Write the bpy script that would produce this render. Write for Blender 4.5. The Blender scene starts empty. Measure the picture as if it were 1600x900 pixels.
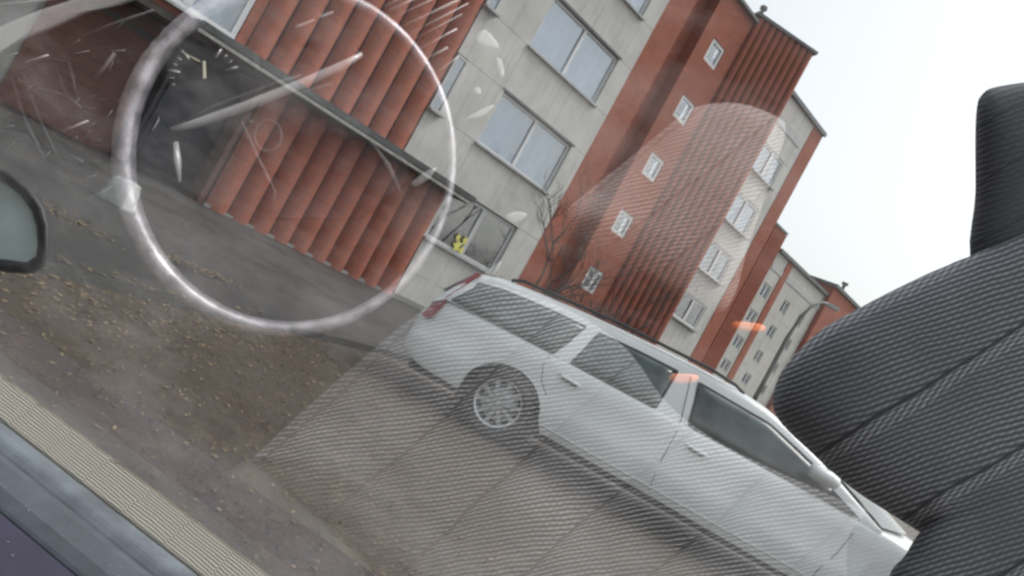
import bpy, bmesh, math, random
from mathutils import Vector, Matrix
random.seed(7)
R = math.radians
SC = bpy.context.scene
COL = SC.collection

# ------------------------------------------------------------------ camera, sky, sun, exposure
CAM_H, ROLL, PITCH, FPX = 1.14, R(28.5), math.atan(22 / 1255), 1255.0
cd = bpy.data.cameras.new('camera')
cam = bpy.data.objects.new('camera', cd)
COL.objects.link(cam)
cd.sensor_width = 36.0
cd.lens = FPX / 1600 * 36.0
cd.clip_start, cd.clip_end = 0.01, 600
cr, sr = math.cos(ROLL), math.sin(ROLL)
m3 = Matrix(((cr, -sr, 0), (0, 0, -1), (sr, cr, 0)))
cam.matrix_world = Matrix.Translation((0, 0, CAM_H)) @ (Matrix.Rotation(PITCH, 3, 'X') @ m3).to_4x4()
SC.camera = cam

world = bpy.data.worlds.new('World')
SC.world = world
world.use_nodes = True
wn, wl = world.node_tree.nodes, world.node_tree.links
SUN_EL, SUN_ROT = R(55), R(70)
sky = wn.new('ShaderNodeTexSky')
sky.sky_type = 'NISHITA'
sky.sun_disc = False
sky.sun_elevation, sky.sun_rotation = SUN_EL, SUN_ROT
sky.air_density, sky.dust_density, sky.ozone_density = 1.6, 4.0, 1.0
hs = wn.new('ShaderNodeHueSaturation')
hs.inputs['Saturation'].default_value = 0.28
wl.new(sky.outputs[0], hs.inputs['Color'])
wl.new(hs.outputs[0], wn['Background'].inputs['Color'])
wn['Background'].inputs['Strength'].default_value = 0.15
sd = bpy.data.lights.new('sun', 'SUN')
sd.energy, sd.angle, sd.color = 0.6, R(35), (1, 0.97, 0.93)
sun = bpy.data.objects.new('sun', sd)
COL.objects.link(sun)
sdir = Vector((math.sin(SUN_ROT) * math.cos(SUN_EL), math.cos(SUN_ROT) * math.cos(SUN_EL), math.sin(SUN_EL)))
sun.rotation_euler = sdir.to_track_quat('Z', 'Y').to_euler()
vs = SC.view_settings
vs.view_transform, vs.look, vs.gamma, vs.exposure = 'Standard', 'None', 1.0, 0.93
SC.cycles.filter_width = 2.6
SC.cycles.transparent_max_bounces = 12

# ------------------------------------------------------------------ materials
def newmat(name):
    m = bpy.data.materials.new(name)
    m.use_nodes = True
    nt = m.node_tree
    return m, nt, nt.nodes['Principled BSDF']
def node(nt, typ, **kw):
    n = nt.nodes.new(typ)
    for k, v in kw.items():
        if k in n.inputs: n.inputs[k].default_value = v
        else: setattr(n, k, v)
    return n
def mth(nt, op, a, b=None):
    n = nt.nodes.new('ShaderNodeMath'); n.operation = op
    for i, v in enumerate((a, b)):
        if v is None: continue
        if isinstance(v, (int, float)): n.inputs[i].default_value = v
        else: nt.links.new(v, n.inputs[i])
    return n.outputs[0]
def ramp(nt, fac, stops):
    n = nt.nodes.new('ShaderNodeValToRGB')
    e = n.color_ramp.elements
    while len(e) < len(stops): e.new(0.5)
    for i, (p, c) in enumerate(stops):
        e[i].position = p; e[i].color = (*c, 1)
    nt.links.new(fac, n.inputs[0])
    return n.outputs[0]
def mixc(nt, fac, a, b, mode='MIX'):
    n = nt.nodes.new('ShaderNodeMix'); n.data_type = 'RGBA'; n.blend_type = mode
    for i, v in ((0, fac), (6, a), (7, b)):
        if isinstance(v, (int, float)): n.inputs[i].default_value = v
        elif isinstance(v, tuple): n.inputs[i].default_value = (*v, 1)
        else: nt.links.new(v, n.inputs[i])
    return n.outputs[2]
def coord(nt, kind='Object', scale=None):
    t = nt.nodes.new('ShaderNodeTexCoord').outputs[kind]
    if scale is None: return t
    mp = nt.nodes.new('ShaderNodeMapping'); mp.inputs['Scale'].default_value = scale
    nt.links.new(t, mp.inputs[0])
    return mp.outputs[0]
def noise(nt, vec, scale, detail=5, rough=0.6):
    n = node(nt, 'ShaderNodeTexNoise', Scale=scale, Detail=detail, Roughness=rough)
    nt.links.new(vec, n.inputs['Vector'])
    return n.outputs[0]
def bump(nt, bsdf, h, strength=0.3, dist=0.01):
    b = node(nt, 'ShaderNodeBump', Strength=strength, Distance=dist)
    nt.links.new(h, b.inputs['Height'])
    nt.links.new(b.outputs[0], bsdf.inputs['Normal'])
def plain(name, col, rough=0.5, var=0.12, scale=6.0, metal=0.0, coat=0.0, bmp=0.0):
    m, nt, b = newmat(name)
    n = noise(nt, coord(nt), scale)
    lo = tuple(c * (1 - var) for c in col); hi = tuple(min(1, c * (1 + var)) for c in col)
    nt.links.new(ramp(nt, n, [(0.3, lo), (0.7, hi)]), b.inputs['Base Color'])
    b.inputs['Roughness'].default_value = rough
    b.inputs['Metallic'].default_value = metal
    b.inputs['Coat Weight'].default_value = coat
    if bmp: bump(nt, b, n, bmp)
    return m
def brick_mat(name, c1, c2, mortar, dirt=0.35):
    m, nt, b = newmat(name)
    oc = coord(nt)
    sp = nt.nodes.new('ShaderNodeSeparateXYZ'); nt.links.new(oc, sp.inputs[0])
    cb = nt.nodes.new('ShaderNodeCombineXYZ')
    nt.links.new(mth(nt, 'ADD', sp.outputs[0], sp.outputs[1]), cb.inputs[0]); nt.links.new(sp.outputs[2], cb.inputs[1])
    br = node(nt, 'ShaderNodeTexBrick', Scale=1.0)
    br.inputs['Brick Width'].default_value = 0.25; br.inputs['Row Height'].default_value = 0.078
    br.inputs['Mortar Size'].default_value = 0.011; br.inputs['Mortar Smooth'].default_value = 0.3
    br.inputs['Color1'].default_value = (*c1, 1); br.inputs['Color2'].default_value = (*c2, 1); br.inputs['Mortar'].default_value = (*mortar, 1)
    br.inputs['Bias'].default_value = -0.1
    nt.links.new(cb.outputs[0], br.inputs['Vector'])
    n = noise(nt, oc, 0.9, 6)
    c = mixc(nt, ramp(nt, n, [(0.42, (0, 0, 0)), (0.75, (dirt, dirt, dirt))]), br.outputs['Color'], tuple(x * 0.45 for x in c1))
    nt.links.new(c, b.inputs['Base Color'])
    b.inputs['Roughness'].default_value = 0.85
    bump(nt, b, mth(nt, 'SUBTRACT', 1.0, br.outputs['Fac']), 0.5, 0.008)
    return m
def concrete_mat(name, col, dark):
    m, nt, b = newmat(name)
    oc = coord(nt, 'Object')
    n1 = noise(nt, oc, 1.1, 8, 0.65); n2 = noise(nt, coord(nt, 'Object', (3, 3, 0.25)), 1.6, 5); n3 = noise(nt, oc, 40, 3)
    c = mixc(nt, ramp(nt, n1, [(0.38, (0, 0, 0)), (0.72, (0.8, 0.8, 0.8))]), col, dark)
    c = mixc(nt, ramp(nt, n2, [(0.52, (0, 0, 0)), (0.8, (0.7, 0.7, 0.7))]), c, tuple(x * 0.72 for x in dark))
    c = mixc(nt, ramp(nt, n3, [(0.45, (0, 0, 0)), (0.8, (0.25, 0.25, 0.25))]), c, dark)
    nt.links.new(c, b.inputs['Base Color'])
    b.inputs['Roughness'].default_value = 0.9
    bump(nt, b, n3, 0.2, 0.01)
    return m
def ground_mat(name, c1, c2, c3, wet=True, sc=1.0):
    m, nt, b = newmat(name)
    oc = coord(nt)
    n1 = noise(nt, oc, 0.55 * sc, 7, 0.62); n2 = noise(nt, oc, 5 * sc, 6, 0.7); n3 = noise(nt, oc, 45, 4, 0.7)
    c = mixc(nt, ramp(nt, n1, [(0.38, (0, 0, 0)), (0.62, (1, 1, 1))]), c1, c2)
    c = mixc(nt, ramp(nt, n2, [(0.5, (0, 0, 0)), (0.72, (0.8, 0.8, 0.8))]), c, c3)
    c = mixc(nt, ramp(nt, n3, [(0.35, (0.55, 0.55, 0.55)), (0.65, (0, 0, 0))]), c, tuple(x * 0.4 for x in c1))
    nt.links.new(c, b.inputs['Base Color'])
    nt.links.new(ramp(nt, n1, [(0.35, (0.42, 0.42, 0.42)), (0.6, (0.8, 0.8, 0.8))]), b.inputs['Roughness'])
    h = mth(nt, 'ADD', mth(nt, 'MULTIPLY', n2, 1.0), mth(nt, 'MULTIPLY', n3, 0.5))
    bump(nt, b, h, 0.7, 0.03)
    return m
def rib_fabric(name, light, dark, period, nx, ny, width, bow, weave, seamc=0.5, tilt=0.0, sharp=1.6, rope=0.0):
    """ribbed upholstery: ribs bowed inside stitched channels; UV is the cloth's own metric layout"""
    m, nt, b = newmat(name)
    uv = nt.nodes.new('ShaderNodeTexCoord').outputs['UV']
    sp = nt.nodes.new('ShaderNodeSeparateXYZ'); nt.links.new(uv, sp.inputs[0])
    x, y = sp.outputs[0], sp.outputs[1]
    wob = mth(nt, 'MULTIPLY', mth(nt, 'SUBTRACT', noise(nt, uv, 0.5 / width, 2), 0.5), width * 0.30)
    c = mth(nt, 'ADD', mth(nt, 'ADD', mth(nt, 'MULTIPLY', x, nx), mth(nt, 'MULTIPLY', y, ny)), wob)
    fr = mth(nt, 'FRACT', mth(nt, 'DIVIDE', c, width))
    par = mth(nt, 'POWER', fr, 0.55)
    wob2 = mth(nt, 'MULTIPLY', mth(nt, 'SUBTRACT', noise(nt, uv, 0.9 / width, 3), 0.5), period * 2.0)
    wob3 = mth(nt, 'MULTIPLY', mth(nt, 'SUBTRACT', noise(nt, uv, 0.3 / period, 2), 0.5), period * 0.16)
    yy = mth(nt, 'ADD', mth(nt, 'ADD', y, mth(nt, 'MULTIPLY', x, tilt)), mth(nt, 'MULTIPLY', par, bow))
    yy = mth(nt, 'ADD', mth(nt, 'ADD', yy, wob2), wob3)
    ph = mth(nt, 'MULTIPLY', yy, 2 * math.pi / period)
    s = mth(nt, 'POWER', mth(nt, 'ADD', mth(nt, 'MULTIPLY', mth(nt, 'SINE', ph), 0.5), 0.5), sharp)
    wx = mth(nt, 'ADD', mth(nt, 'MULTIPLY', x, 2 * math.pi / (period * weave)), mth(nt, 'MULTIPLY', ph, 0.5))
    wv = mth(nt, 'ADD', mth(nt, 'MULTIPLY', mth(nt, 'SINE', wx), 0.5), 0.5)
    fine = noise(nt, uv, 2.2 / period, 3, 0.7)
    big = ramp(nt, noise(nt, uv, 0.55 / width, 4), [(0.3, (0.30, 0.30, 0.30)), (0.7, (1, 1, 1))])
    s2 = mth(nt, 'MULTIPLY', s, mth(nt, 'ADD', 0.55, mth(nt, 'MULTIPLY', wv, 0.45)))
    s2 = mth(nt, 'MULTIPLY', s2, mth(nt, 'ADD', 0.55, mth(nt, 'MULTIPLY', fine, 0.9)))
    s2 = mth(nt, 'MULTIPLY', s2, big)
    if rope:
        rp = mth(nt, 'MULTIPLY', mth(nt, 'LESS_THAN', mth(nt, 'ABSOLUTE', mth(nt, 'SUBTRACT', fr, 0.10)), 0.055), mth(nt, 'POWER', wv, 1.5))
        s2 = mth(nt, 'ADD', s2, mth(nt, 'MULTIPLY', rp, rope))
    seam = mth(nt, 'LESS_THAN', fr, 0.035)
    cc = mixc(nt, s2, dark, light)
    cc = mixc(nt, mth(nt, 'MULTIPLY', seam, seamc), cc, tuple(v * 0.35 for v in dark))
    nt.links.new(cc, b.inputs['Base Color'])
    b.inputs['Roughness'].default_value = 0.9
    b.inputs['Sheen Weight'].default_value = 0.15
    bump(nt, b, mth(nt, 'SUBTRACT', s2, mth(nt, 'MULTIPLY', seam, 0.8)), 0.7, period * 0.4)
    return m
def glass_mix(name, refl, tint, gl=(1, 1, 1), smudge_veil=0.0):
    m, nt, b = newmat(name)
    nt.nodes.remove(b)
    t = node(nt, 'ShaderNodeBsdfTransparent'); t.inputs[0].default_value = (*tint, 1)
    g = node(nt, 'ShaderNodeBsdfGlossy'); g.inputs['Color'].default_value = (*gl, 1); g.inputs['Roughness'].default_value = 0.0
    mx = node(nt, 'ShaderNodeMixShader'); mx.inputs[0].default_value = refl
    nt.links.new(t.outputs[0], mx.inputs[1]); nt.links.new(g.outputs[0], mx.inputs[2])
    out = mx.outputs[0]
    if smudge_veil:  # patchy smudges that also put a milky haze into the glass
        oc = coord(nt, 'Object', (1, 1, 2.5))
        f_ = ramp(nt, noise(nt, oc, 9, 6, 0.7), [(0.42, (0, 0, 0)), (0.8, (smudge_veil, smudge_veil, smudge_veil))])
        df = node(nt, 'ShaderNodeBsdfTranslucent'); df.inputs[0].default_value = (0.9, 0.9, 0.9, 1)
        m2 = node(nt, 'ShaderNodeMixShader'); nt.links.new(f_, m2.inputs[0]); nt.links.new(out, m2.inputs[1]); nt.links.new(df.outputs[0], m2.inputs[2])
        out = m2.outputs[0]
    nt.links.new(out, nt.nodes['Material Output'].inputs['Surface'])
    return m

M = {}
M['brick'] = brick_mat('red_brick', (0.41, 0.110, 0.058), (0.32, 0.082, 0.048), (0.25, 0.125, 0.09))
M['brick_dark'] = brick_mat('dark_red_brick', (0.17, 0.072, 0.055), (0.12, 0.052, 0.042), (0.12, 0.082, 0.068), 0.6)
M['panel'] = concrete_mat('pale_concrete_panel', (0.62, 0.61, 0.58), (0.42, 0.415, 0.395))
M['panel_far'] = concrete_mat('cream_concrete_panel', (0.58, 0.57, 0.53), (0.46, 0.45, 0.41))
M['plinth'] = concrete_mat('plinth_concrete', (0.30, 0.30, 0.28), (0.18, 0.18, 0.17))
M['yellow_edge'] = plain('weathered_yellow_edge', (0.34, 0.31, 0.20), 0.9, 0.3)
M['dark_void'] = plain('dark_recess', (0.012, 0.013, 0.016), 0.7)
M['black_door'] = plain('black_door_paint', (0.018, 0.02, 0.026), 0.35)
M['canopy'] = plain('tarred_canopy', (0.075, 0.08, 0.08), 0.8, 0.4, 3)
M['canopy_under'] = plain('canopy_soffit', (0.12, 0.105, 0.09), 0.9, 0.3, 3)
M['canopy_edge'] = plain('pale_drip_edge', (0.36, 0.35, 0.32), 0.7, 0.3)
M['frame'] = plain('white_window_frame', (0.66, 0.67, 0.68), 0.45, 0.06)
M['frame_grey'] = plain('grey_window_frame', (0.48, 0.49, 0.49), 0.5, 0.1)
M['sill'] = plain('sheet_metal_sill', (0.40, 0.41, 0.42), 0.4, 0.15)
M['pane'] = glass_mix('window_pane_glass', 0.16, (0.80, 0.86, 0.92))
M['curtain'] = plain('net_curtain', (0.36, 0.39, 0.45), 0.9, 0.1, 2)
M['room'] = plain('dim_room', (0.05, 0.055, 0.06), 0.9)
M['roof_edge'] = plain('roof_flashing', (0.12, 0.125, 0.13), 0.6)
M['ground'] = ground_mat('wet_brown_ground', (0.060, 0.044, 0.031), (0.074, 0.060, 0.046), (0.125, 0.092, 0.058))
M['pave'] = ground_mat('grey_asphalt_path', (0.046, 0.047, 0.046), (0.060, 0.060, 0.058), (0.085, 0.081, 0.072), True, 0.7)
M['leaf'] = plain('dry_leaf', (0.17, 0.125, 0.07), 0.8, 0.6, 30)
M['bark'] = plain('bare_bark', (0.085, 0.07, 0.062), 0.9, 0.3, 20)
M['paint_white'] = plain('silver_white_paint', (0.64, 0.665, 0.665), 0.3, 0.04, 3, 0.0, 0.5)
M['paint_dark'] = plain('dark_paint', (0.03, 0.034, 0.04), 0.3, 0.1, 3, 0.0, 0.5)
M['car_glass'] = plain('dark_car_glass', (0.05, 0.07, 0.068), 0.04, 0.8, 2.2, 0.0, 0.2)
M['rubber'] = plain('black_rubber', (0.02, 0.021, 0.022), 0.7)
M['trim'] = plain('black_trim', (0.03, 0.032, 0.034), 0.5)
M['alloy'] = plain('alloy_rim', (0.52, 0.53, 0.54), 0.35, 0.05, 5, 0.6)
M['tail'] = plain('red_tail_lamp', (0.26, 0.008, 0.02), 0.2)
M['steel'] = plain('lamp_post_steel', (0.16, 0.16, 0.15), 0.6)
M['yellow'] = plain('yellow_cut_out', (0.72, 0.68, 0.16), 0.6)
M['stone'] = plain('pale_stone', (0.30, 0.31, 0.30), 0.9, 0.25, 8, bmp=0.4)
M['win_glass'] = glass_mix('car_window_glass', 0.36, (0.985, 1.0, 0.99), smudge_veil=0.115)
M['win_clear'] = glass_mix('glass_outer_face', 0.0, (1, 1, 1))
M['mirror'] = plain('mirror_reflection_tint', (0.66, 0.80, 0.80), 0.1, 0.2, 12)  # pale teal colour stands in for what the mirror would reflect
M['seat_light'] = rib_fabric('lightened_ribbed_cloth', (0.80, 0.82, 0.84), (0.075, 0.077, 0.08), 0.0066, 0.66, 0.75, 0.105, 0.034, 1.3, 0.5, 0.0, 2.2)  # same cloth as the charcoal seat, lightened so its reflection shows
M['seat_back'] = rib_fabric('lightened_ribbed_cloth_back', (0.78, 0.74, 0.72), (0.26, 0.245, 0.235), 0.0078, 0.62, 0.78, 0.068, 0.045, 1.3, 0.5, 0.0, 2.0)
M['seat_plain'] = plain('plain_grey_cloth', (0.13, 0.13, 0.125), 0.9, 0.2, 30)
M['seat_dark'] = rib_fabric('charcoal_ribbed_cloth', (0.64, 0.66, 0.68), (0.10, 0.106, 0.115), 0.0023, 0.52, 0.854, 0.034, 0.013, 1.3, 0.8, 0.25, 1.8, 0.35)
M['dark_outline'] = rib_fabric('dark_outline_cloth', (0.17, 0.175, 0.19), (0.10, 0.105, 0.115), 0.0022, 0.52, 0.854, 0.016, 0.004, 1.6, 0.6, 0.3)
M['cabin'] = plain('black_backing', (0.012, 0.012, 0.013), 0.9)
M['beige'] = rib_fabric('beige_woven_reflection', (0.66, 0.63, 0.53), (0.40, 0.38, 0.32), 0.0028, 1.0, 0.0, 0.03, 0.0016, 0.8, 0.1)
M['seal'] = plain('grey_seal_strip', (0.16, 0.18, 0.20), 0.75, 0.35, 40)
M['seal_dark'] = plain('dark_grey_rubber_strip', (0.085, 0.095, 0.112), 0.75, 0.25, 50)
M['purple'] = plain('dark_purple_paint', (0.032, 0.028, 0.052), 0.6, 0.3, 15)
M['wheel_rim'] = plain('pale_grey_wheel_leather', (0.52, 0.50, 0.54), 0.32, 0.5, 38, 0.5, 0.3)
M['silver'] = plain('silver_plastic', (0.72, 0.71, 0.72), 0.25, 0.1, 20, 0.3)
M['hub'] = plain('dark_wheel_hub', (0.035, 0.036, 0.042), 0.4)
M['hub_edge'] = plain('grey_hub_edge', (0.15, 0.15, 0.155), 0.5)
M['dash_grey'] = plain('grey_dashboard', (0.10, 0.105, 0.11), 0.45, 0.6, 25)
M['dash_light'] = plain('pale_dashboard_edge', (0.16, 0.165, 0.17), 0.4, 0.6, 30)
M['dial'] = plain('black_dial', (0.012, 0.013, 0.015), 0.4)
M['ivory'] = plain('ivory_needle', (0.62, 0.60, 0.46), 0.5)
M['orange'] = plain('orange_plastic', (1.0, 0.24, 0.07), 0.4)
M['water'] = glass_mix('water_drop', 0.07, (0.80, 0.81, 0.82))

# ------------------------------------------------------------------ mesh helpers
def link(name, me, mat, parent=None, loc=None):
    o = bpy.data.objects.new(name, me)
    COL.objects.link(o)
    if mat is not None and not me.materials:
        for k in (mat if isinstance(mat, (list, tuple)) else [mat]): me.materials.append(M[k])
    if parent is not None: o.parent = parent
    if loc is not None: o.location = loc
    return o
def tag(o, label=None, cat=None, group=None, kind=None):
    for k, v in (('label', label), ('category', cat), ('group', group), ('kind', kind)):
        if v: o[k] = v
    return o
def empty(name, loc=(0, 0, 0), rz=0.0, parent=None):
    o = bpy.data.objects.new(name, None)
    COL.objects.link(o)
    o.location = loc; o.rotation_euler = (0, 0, rz)
    o.empty_display_size = 0.1
    if parent is not None: o.parent = parent
    return o
def mesh(name, vs_, fs, smooth=False):
    me = bpy.data.meshes.new(name)
    me.from_pydata([tuple(v) for v in vs_], [], fs)
    bm = bmesh.new(); bm.from_mesh(me)
    bmesh.ops.recalc_face_normals(bm, faces=bm.faces)
    bm.to_mesh(me); bm.free()
    if smooth: me.polygons.foreach_set('use_smooth', [True] * len(me.polygons))
    me.update()
    return me
class MB:
    def __init__(s): s.v, s.f = [], []
    def add(s, vs_, fs):
        o = len(s.v); s.v += [tuple(v) for v in vs_]; s.f += [tuple(i + o for i in f) for f in fs]; return s
    def box(s, a, b):
        (x0, y0, z0), (x1, y1, z1) = a, b
        return s.add([(x0, y0, z0), (x1, y0, z0), (x1, y1, z0), (x0, y1, z0), (x0, y0, z1), (x1, y0, z1), (x1, y1, z1), (x0, y1, z1)],
                     [(0, 3, 2, 1), (4, 5, 6, 7), (0, 1, 5, 4), (1, 2, 6, 5), (2, 3, 7, 6), (3, 0, 4, 7)])
    def prism(s, poly, d0, d1):
        """poly of 3-D points swept from +d0 to +d1"""
        n = len(poly); d0, d1 = Vector(d0), Vector(d1)
        return s.add([Vector(p) + d0 for p in poly] + [Vector(p) + d1 for p in poly],
                     [tuple(range(n))[::-1], tuple(range(n, 2 * n))] + [(i, (i + 1) % n, n + (i + 1) % n, n + i) for i in range(n)])
    def tube(s, pts, rads, n=8, closed=False):
        pts = [Vector(p) for p in pts]; k = len(pts); vs_ = []
        for i, p in enumerate(pts):
            a = pts[(i - 1) % k] if (closed or i) else p
            b = pts[(i + 1) % k] if (closed or i < k - 1) else p
            t = (b - a).normalized()
            u = t.cross(Vector((0.13, 0.2, 0.97))); u.normalize(); w = t.cross(u)
            r = rads[i] if isinstance(rads, (list, tuple)) else rads
            vs_ += [p + (u * math.cos(q) + w * math.sin(q)) * r for q in (2 * math.pi * j / n for j in range(n))]
        fs = []
        for i in range(k if closed else k - 1):
            i2 = (i + 1) % k
            fs += [(i * n + j, i * n + (j + 1) % n, i2 * n + (j + 1) % n, i2 * n + j) for j in range(n)]
        if not closed: fs += [tuple(range(n))[::-1], tuple(range((k - 1) * n, k * n))]
        return s.add(vs_, fs)
    def lathe(s, prof, c, axis='Y', n=28):
        """prof of (radius, along) about an axis through c"""
        vs_ = []
        for r, a in prof:
            for j in range(n):
                q = 2 * math.pi * j / n
                vs_.append((c[0] + r * math.cos(q), c[1] + a, c[2] + r * math.sin(q)))
        k = len(prof)
        fs = [(i * n + j, i * n + (j + 1) % n, (i + 1) * n + (j + 1) % n, (i + 1) * n + j) for i in range(k - 1) for j in range(n)]
        return s.add(vs_, fs)
    def mesh(s, name, smooth=False): return mesh(name, s.v, s.f, smooth)
    def build(s, name, mat, parent=None, smooth=False, loc=None): return link(name, s.mesh(name, smooth), mat, parent, loc)
def bevel(o, w, seg=2):
    md = o.modifiers.new('bevel', 'BEVEL'); md.width = w; md.segments = seg; md.limit_method = 'ANGLE'
    return o
def box(name, a, b, mat, parent=None, bev=0.0):
    o = MB().box(a, b).build(name, mat, parent)
    return bevel(o, bev) if bev else o

def gz(y): return 0.0 if y < 7 else -0.25 * min(1.0, (y - 7) / 12)       # the ground falls a little towards the house

# ------------------------------------------------------------------ ground
xs = [-200, -60, -20, -8, -4, 0, 4, 8, 20, 60, 200]; ys = [-40, -5, 3, 7, 10, 13, 16, 19, 30, 80, 300]
g = MB(); g.add([(x, y, gz(y)) for y in ys for x in xs], [(j * 11 + i, j * 11 + i + 1, (j + 1) * 11 + i + 1, (j + 1) * 11 + i) for j in range(10) for i in range(10)])
tag(g.build('ground', 'ground'), 'wet brown gravelly ground between the cars', kind='structure')
kerb_pts = [(-4.2, 1.2), (-3.1, 2.9), (-2.55, 4.1), (-2.38, 4.8), (-2.1, 5.4), (-1.78, 6.1), (-1.34, 7.5), (-0.91, 8.9), (0.2, 11.5), (2.6, 15.0), (6, 19), (14, 27)]
P0 = Vector((-6.874, 16.905, 0)); FA = R(43)
U = Vector((math.cos(FA), math.sin(FA), 0)); IN = Vector((-math.sin(FA), math.cos(FA), 0))
def fac(u, inn, z): return P0 + U * u + IN * inn + Vector((0, 0, z))
pv = MB()
wall_pts = []
for i, (x, y) in enumerate(kerb_pts):
    t = i / (len(kerb_pts) - 1)
    wall_pts.append((-26 + 40 * t, 8 + 24 * t))
vs_ = []; fs = []
H = 0.07
for (x, y), (wx, wy) in zip(kerb_pts, wall_pts):
    n = Vector((wx - x, wy - y, 0)); 
    for k, tt in enumerate((0, 0.002, 0.15, 0.35, 0.6, 1.0)):
        px_, py_ = x + n.x * tt, y + n.y * tt
        vs_.append((px_, py_, gz(py_) + (-0.02 if k == 0 else H - (0.004 if k == 1 else 0))))
for i in range(len(kerb_pts) - 1):
    for k in range(5): fs.append((i * 6 + k, i * 6 + k + 1, (i + 1) * 6 + k + 1, (i + 1) * 6 + k))
pv.add(vs_, fs)
tag(pv.build('pavement', 'pave'), 'grey asphalt path along the brick wall', kind='structure')

# leaf litter: a mass nobody could count
def leaves(n, fn, smin, smax):
    mb = MB()
    for _ in range(n):
        x, y, zz = fn()
        s = random.uniform(smin, smax); a = random.uniform(0, 6.28); w = random.uniform(0.35, 0.6)
        ca, sa = math.cos(a) * s, math.sin(a) * s
        lift = [random.uniform(0.001, 0.012) for _ in range(4)]
        mb.add([(x + ca, y + sa, zz + lift[0]), (x - sa * w, y + ca * w, zz + lift[1]), (x - ca, y - sa, zz + lift[2]), (x + sa * w, y - ca * w, zz + lift[3])], [(0, 1, 2, 3)])
    return mb
def along_kerb(spread, side, bias=1.0):
    def f():
        i = random.randrange(1, 7); t = random.random()
        a, b = kerb_pts[i], kerb_pts[i + 1]
        x, y = a[0] + (b[0] - a[0]) * t, a[1] + (b[1] - a[1]) * t
        off = abs(random.gauss(0, spread)) * side + 0.02 * side
        return x + off, y - off * 0.35, gz(y) + (H + 0.004 if side < 0 else 0.004)
    return f
def band(p, q, w):
    def f():
        t = random.random()
        return p[0] + (q[0] - p[0]) * t + random.gauss(0, w), p[1] + (q[1] - p[1]) * t + random.gauss(0, w), gz(p[1]) + H + 0.004
    return f
def mud():
    while True:
        x, y = random.uniform(-2.4, 0.6), random.uniform(2.6, 8.5)
        if x > -2.5 + (y - 4) * 0.33: return x, y, gz(y) + 0.004
lv = MB()
for mb in (leaves(900, along_kerb(0.45, 1), 0.006, 0.024), leaves(120, along_kerb(0.1, -1), 0.012, 0.03), leaves(260, band((-2.85, 6.9), (-2.35, 7.5), 0.13), 0.008, 0.028),
           leaves(160, band((-3.5, 6.3), (-3.15, 6.3), 0.15), 0.008, 0.028), leaves(3200, mud, 0.004, 0.016)):
    lv.add(mb.v, mb.f)
tag(lv.build('leaf_litter', 'leaf'), 'dry beige leaf litter along the path edge', 'leaves', kind='stuff')

# ------------------------------------------------------------------ apartment building
BLD = tag(empty('apartment_building', P0, FA), 'red ribbed brick and pale concrete panel apartment building with dark entrance canopy', 'building')
JN = 0.007
def rib_mesh(w, d, z0, z1, n=7):
    pts = [(-w / 2 + w * i / n, -d * math.sin(math.pi * i / n) ** 0.6) for i in range(n + 1)]
    mb = MB(); mb.prism([(x, y, 0) for x, y in pts] + [(w / 2, 0.1, 0), (-w / 2, 0.1, 0)], (0, 0, z0), (0, 0, z1))
    return mb.mesh('rib')
def ribs(u0, u1, z0, z1, pitch, d, parent=BLD, mat='brick', frame=None):
    me = rib_mesh(pitch * 0.92, d, z0, z1); n = int(round((u1 - u0) / pitch)); pitch = (u1 - u0) / n
    for i in range(n):
        o = link('brick_rib', me, mat, parent, (u0 + pitch * (i + 0.5), 0, 0))
        if frame: o.matrix_local = frame @ Matrix.Translation((u0 + pitch * (i + 0.5), 0, 0))
def slab(name, u0, u1, z0, z1, mat, y0=0.0, y1=0.3, parent=BLD):
    return box(name, (u0, y0, z0), (u1, y1, z1), mat, parent)
def panel(u0, u1, z0, z1, mat='panel', y=0.0, parent=BLD):
    return box('concrete_panel', (u0 + JN / 2, y, z0 + JN / 2), (u1 - JN / 2, y + 0.25, z1 - JN / 2), mat, parent, 0.004)
def curtain_mesh(u0, u1, z0, z1, y, k=26):
    mb = MB(); w = u1 - u0
    pts = [(u0 + w * i / k, y + 0.02 * math.sin(i * 2.1) + 0.012 * math.sin(i * 0.9)) for i in range(k + 1)]
    mb.add([(x, yy, z0) for x, yy in pts] + [(x, yy, z1) for x, yy in pts], [(i, i + 1, k + 2 + i, k + 1 + i) for i in range(k)])
    return mb
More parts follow.
